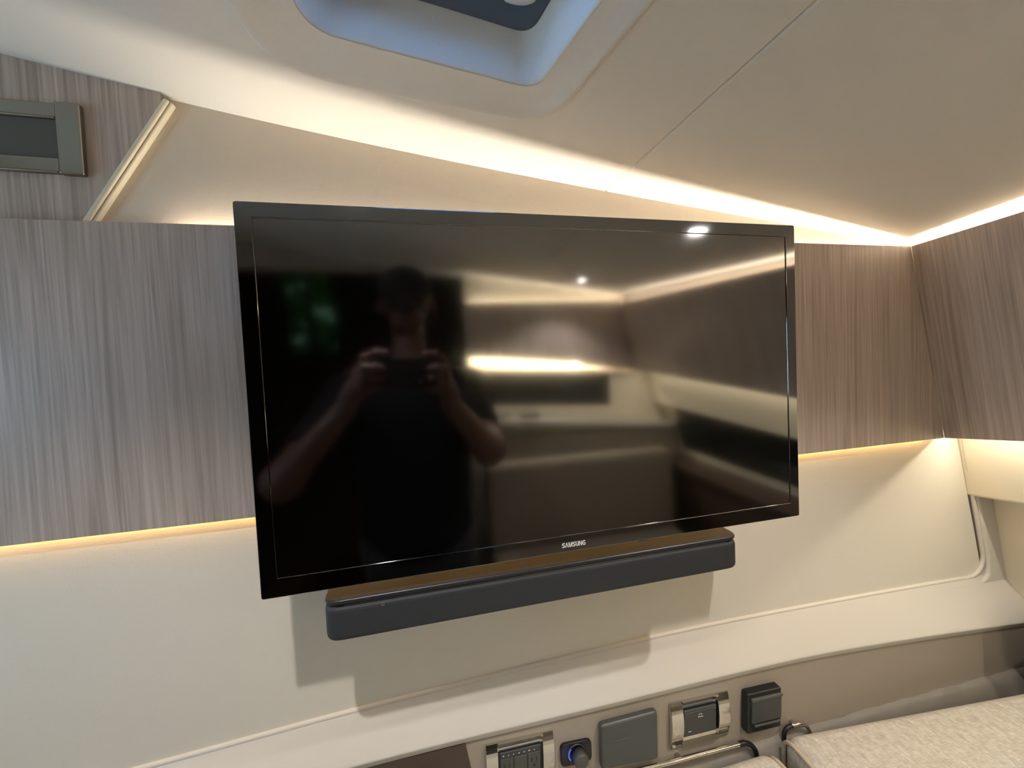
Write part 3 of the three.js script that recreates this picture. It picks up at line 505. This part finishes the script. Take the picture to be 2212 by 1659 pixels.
// ------------------------------------------------------------------ the photographer, mirrored in the screen
{
  const capsule = (a, b, ra, rb) => { const ab = [b[0] - a[0], b[1] - a[1], b[2] - a[2]], l2 = ab[0] ** 2 + ab[1] ** 2 + ab[2] ** 2 || 1e-9; return (x, y, z) => { const px = x - a[0], py = y - a[1], pz = z - a[2], t = Math.max(0, Math.min(1, (px * ab[0] + py * ab[1] + pz * ab[2]) / l2)); return Math.hypot(px - ab[0] * t, py - ab[1] * t, pz - ab[2] * t) - (ra + (rb - ra) * t); }; };
  const smin = (a, b, k) => { const h = Math.max(0, k - Math.abs(a - b)) / k; return Math.min(a, b) - h * h * k * 0.25; };
  const union = (list, k) => (x, y, z) => { let d = 1e3; for (const f of list) d = smin(d, f(x, y, z), k); return d; };
  function march(f, c, half, res) {
    const mc = new MarchingCubes(res, undefined, false, false, 90000); mc.isolation = 0; const h = res / 2;
    for (let k = 0; k < res; k++) for (let j = 0; j < res; j++) for (let i = 0; i < res; i++) mc.field[i + j * res + k * res * res] = -f(c[0] + (i - h) / h * half, c[1] + (j - h) / h * half, c[2] + (k - h) / h * half) * 20;
    mc.update(); const n = mc.count, g = new THREE.BufferGeometry(), p = new Float32Array(mc.positionArray.slice(0, n * 3));
    for (let i = 0; i < n; i++) for (let a = 0; a < 3; a++) p[3 * i + a] = c[a] + p[3 * i + a] * half;
    g.setAttribute('position', new THREE.BufferAttribute(p, 3)); const m = mergeVertices(g, half / res * 0.02); m.computeVertexNormals(); return m;
  }
  const bx = V(0.9735, -0.0461, 0.2239), by = V(0.0536, 0.9982, -0.0275), bz = V(-0.2222, 0.0387, 0.9742);
  const lens = V(-0.1822, 1.195, 0.6134), hold = new THREE.Quaternion().setFromRotationMatrix(new THREE.Matrix4().makeBasis(bx, by, bz)).normalize();
  const L = (x, y, z) => { const p = lens.clone().addScaledVector(bx, x).addScaledVector(by, y).addScaledVector(bz, z); return [p.x, p.y, p.z]; };
  const hand = (s) => {
    const q = (x, y, z) => s > 0 ? L(x, y, z) : L(-0.07 - x, y, z), chain = (pts, r0, r1) => pts.slice(1).map((p, i) => capsule(q(...pts[i]), q(...p), r0 + (r1 - r0) * i / (pts.length - 1), r0 + (r1 - r0) * (i + 1) / (pts.length - 1)));
    const palm = [capsule(q(-0.150, -0.052, 0.044), q(-0.138, 0.000, 0.028), 0.016, 0.014), capsule(q(-0.154, -0.055, 0.044), q(-0.144, -0.034, 0.028), 0.017, 0.013), capsule(q(-0.165, -0.085, 0.065), q(-0.150, -0.045, 0.042), 0.025, 0.019)];
    const fingers = [chain([[-0.137, 0.002, 0.026], [-0.128, 0.034, 0.016], [-0.104, 0.046, 0.008], [-0.080, 0.046, 0.007]], 0.0098, 0.0075), chain([[-0.140, -0.010, 0.026], [-0.130, 0.012, -0.001], [-0.106, 0.013, -0.006], [-0.090, 0.011, -0.006]], 0.0096, 0.0075), chain([[-0.143, -0.022, 0.026], [-0.132, -0.010, -0.002], [-0.108, -0.010, -0.006], [-0.093, -0.012, -0.006]], 0.0092, 0.0072), chain([[-0.145, -0.034, 0.028], [-0.134, -0.031, 0.000], [-0.113, -0.032, -0.005], [-0.100, -0.034, -0.004]], 0.0082, 0.0066), chain([[-0.152, -0.050, 0.042], [-0.130, -0.047, 0.034], [-0.106, -0.040, 0.024], [-0.090, -0.036, 0.021]], 0.0120, 0.0085)].map((c) => union(c, 0.004));
    const pf = union(palm, 0.02), all = (x, y, z) => { let d = pf(x, y, z), m = 1e3; for (const f of fingers) m = Math.min(m, f(x, y, z)); return smin(d, m, 0.008); };
    return { f: all, c: q(-0.130, -0.025, 0.028), wrist: q(-0.166, -0.090, 0.068) };
  };
  const hl = hand(1), hr = hand(-1);
  const el = [-0.56, 0.92, 0.80], sl = [-0.405, 1.155, 1.04], er = [0.01, 0.95, 0.84], sr = [-0.035, 1.155, 1.04], C = -0.22;
  const arms = [[sl, el, hl.wrist], [sr, er, hr.wrist]];
  const torso = [capsule([C, 0.70, 1.07], [C, 1.04, 1.06], 0.135, 0.148), capsule([C - 0.07, 0.72, 1.07], [C - 0.08, 1.04, 1.06], 0.11, 0.11), capsule([C + 0.07, 0.72, 1.07], [C + 0.08, 1.04, 1.06], 0.11, 0.11), capsule([C - 0.15, 1.13, 1.05], [C + 0.15, 1.13, 1.05], 0.075, 0.075), capsule([C - 0.05, 0.62, 1.07], [C + 0.05, 0.62, 1.07], 0.13, 0.13)];
  const neck = capsule([C, 1.18, 1.05], [C, 1.34, 1.03], 0.058, 0.054);
  const legs = [-1, 1].flatMap((s) => [capsule([C + s * 0.09, 0.60, 1.07], [C + s * 0.10, 0.17, 1.05], 0.092, 0.060), capsule([C + s * 0.10, 0.17, 1.05], [C + s * 0.10, -0.215, 1.08], 0.060, 0.040), capsule([C + s * 0.10, -0.255, 1.10], [C + s * 0.115, -0.265, 0.95], 0.040, 0.033)]);
  const upper = arms.map(([s, e]) => capsule(s, e, 0.056, 0.044)), lower = arms.map(([, e, w]) => capsule(e, w, 0.044, 0.027));
  const body = union([...torso, neck, ...legs, ...upper, ...lower], 0.04);
  const head = union([capsule([C, 1.450, 1.035], [C, 1.462, 1.015], 0.084, 0.080), capsule([C, 1.385, 0.985], [C, 1.40, 1.0], 0.050, 0.062), capsule([C - 0.02, 1.365, 0.970], [C + 0.02, 1.365, 0.970], 0.030, 0.030), capsule([C, 1.432, 0.938], [C, 1.402, 0.922], 0.009, 0.014), capsule([C - 0.035, 1.452, 0.945], [C + 0.035, 1.452, 0.945], 0.012, 0.012), capsule([C - 0.018, 1.374, 0.944], [C + 0.018, 1.374, 0.944], 0.007, 0.007), capsule([C - 0.088, 1.43, 1.03], [C - 0.090, 1.40, 1.02], 0.013, 0.008), capsule([C + 0.088, 1.43, 1.03], [C + 0.090, 1.40, 1.02], 0.013, 0.008), neck], 0.022);
  const p = thing('person', 'person in black t-shirt holding a phone up with both hands, mirrored in the screen', 'person');
  const skin = mesh('body', mergeGeometries([march(body, [-0.22, 0.47, 0.95], 0.84, 104), march(head, [C, 1.42, 1.0], 0.17, 84), march(hl.f, hl.c, 0.095, 60), march(hr.f, hr.c, 0.095, 60)]), M.skin, p);
  const shirtF = union([...torso, ...upper], 0.05), trouserF = union([...legs.filter((_, i) => i % 3 < 2), torso[4]], 0.05), elbowCut = (x, y, z) => Math.min(...arms.map(([s, e]) => { const d = [e[0] - s[0], e[1] - s[1], e[2] - s[2]], l = Math.hypot(...d), t = ((x - s[0]) * d[0] + (y - s[1]) * d[1] + (z - s[2]) * d[2]) / l; return Math.hypot(x - e[0], y - e[1], z - e[2]) < 0.14 ? l * 0.72 - t : 1; }));
  mesh('t_shirt', march((x, y, z) => Math.max(shirtF(x, y, z) - 0.012, 0.58 - y, -elbowCut(x, y, z), y - 1.205), [-0.22, 0.90, 0.97], 0.46, 96), M.shirt, p);
  mesh('trousers', march((x, y, z) => Math.max(trouserF(x, y, z) - 0.011, y - 0.66, -0.22 - y), [-0.22, 0.22, 1.06], 0.48, 84), M.trousers, p);
  mesh('hair', march((x, y, z) => Math.max(head(x, y, z) - 0.012, (1.475 - y) + (1.0 - z) * -1.1 - 0.0, 1.38 - y), [C, 1.45, 1.02], 0.16, 64), M.hair, p);
  for (const s of [-1, 1]) mesh('eye', new THREE.SphereGeometry(0.0105, 14, 10).translate(C + s * 0.033, 1.436, 0.9415), M.white, p);
  const ph = thing('phone', 'black phone held sideways by the person', 'phone', null, lens.clone()); ph.quaternion.copy(hold);
  mesh('case', rbox(-0.110, 0.040, -0.0375, 0.0375, 0.0045, 0.0125, 0.0035), M.blackPlastic, ph);
  mesh('display', rbox(-0.106, 0.036, -0.0345, 0.0345, 0.0122, 0.0130, 0.0003), M.blackGloss, ph);
  for (const [x, y] of [[0, 0], [0.0, -0.02], [0.017, -0.01]]) mesh('lens', new THREE.CylinderGeometry(0.0062, 0.0062, 0.0016, 24).rotateX(Math.PI / 2).translate(x, y, 0.0042), M.blackGloss, ph);
}
// ------------------------------------------------------------------ hand over
scene.traverse((o) => { if (o.isMesh) { o.castShadow = true; o.receiveShadow = true; } if (o.isSpotLight || o.isPointLight) o.castShadow = true; });
renderer.render(scene, camera);
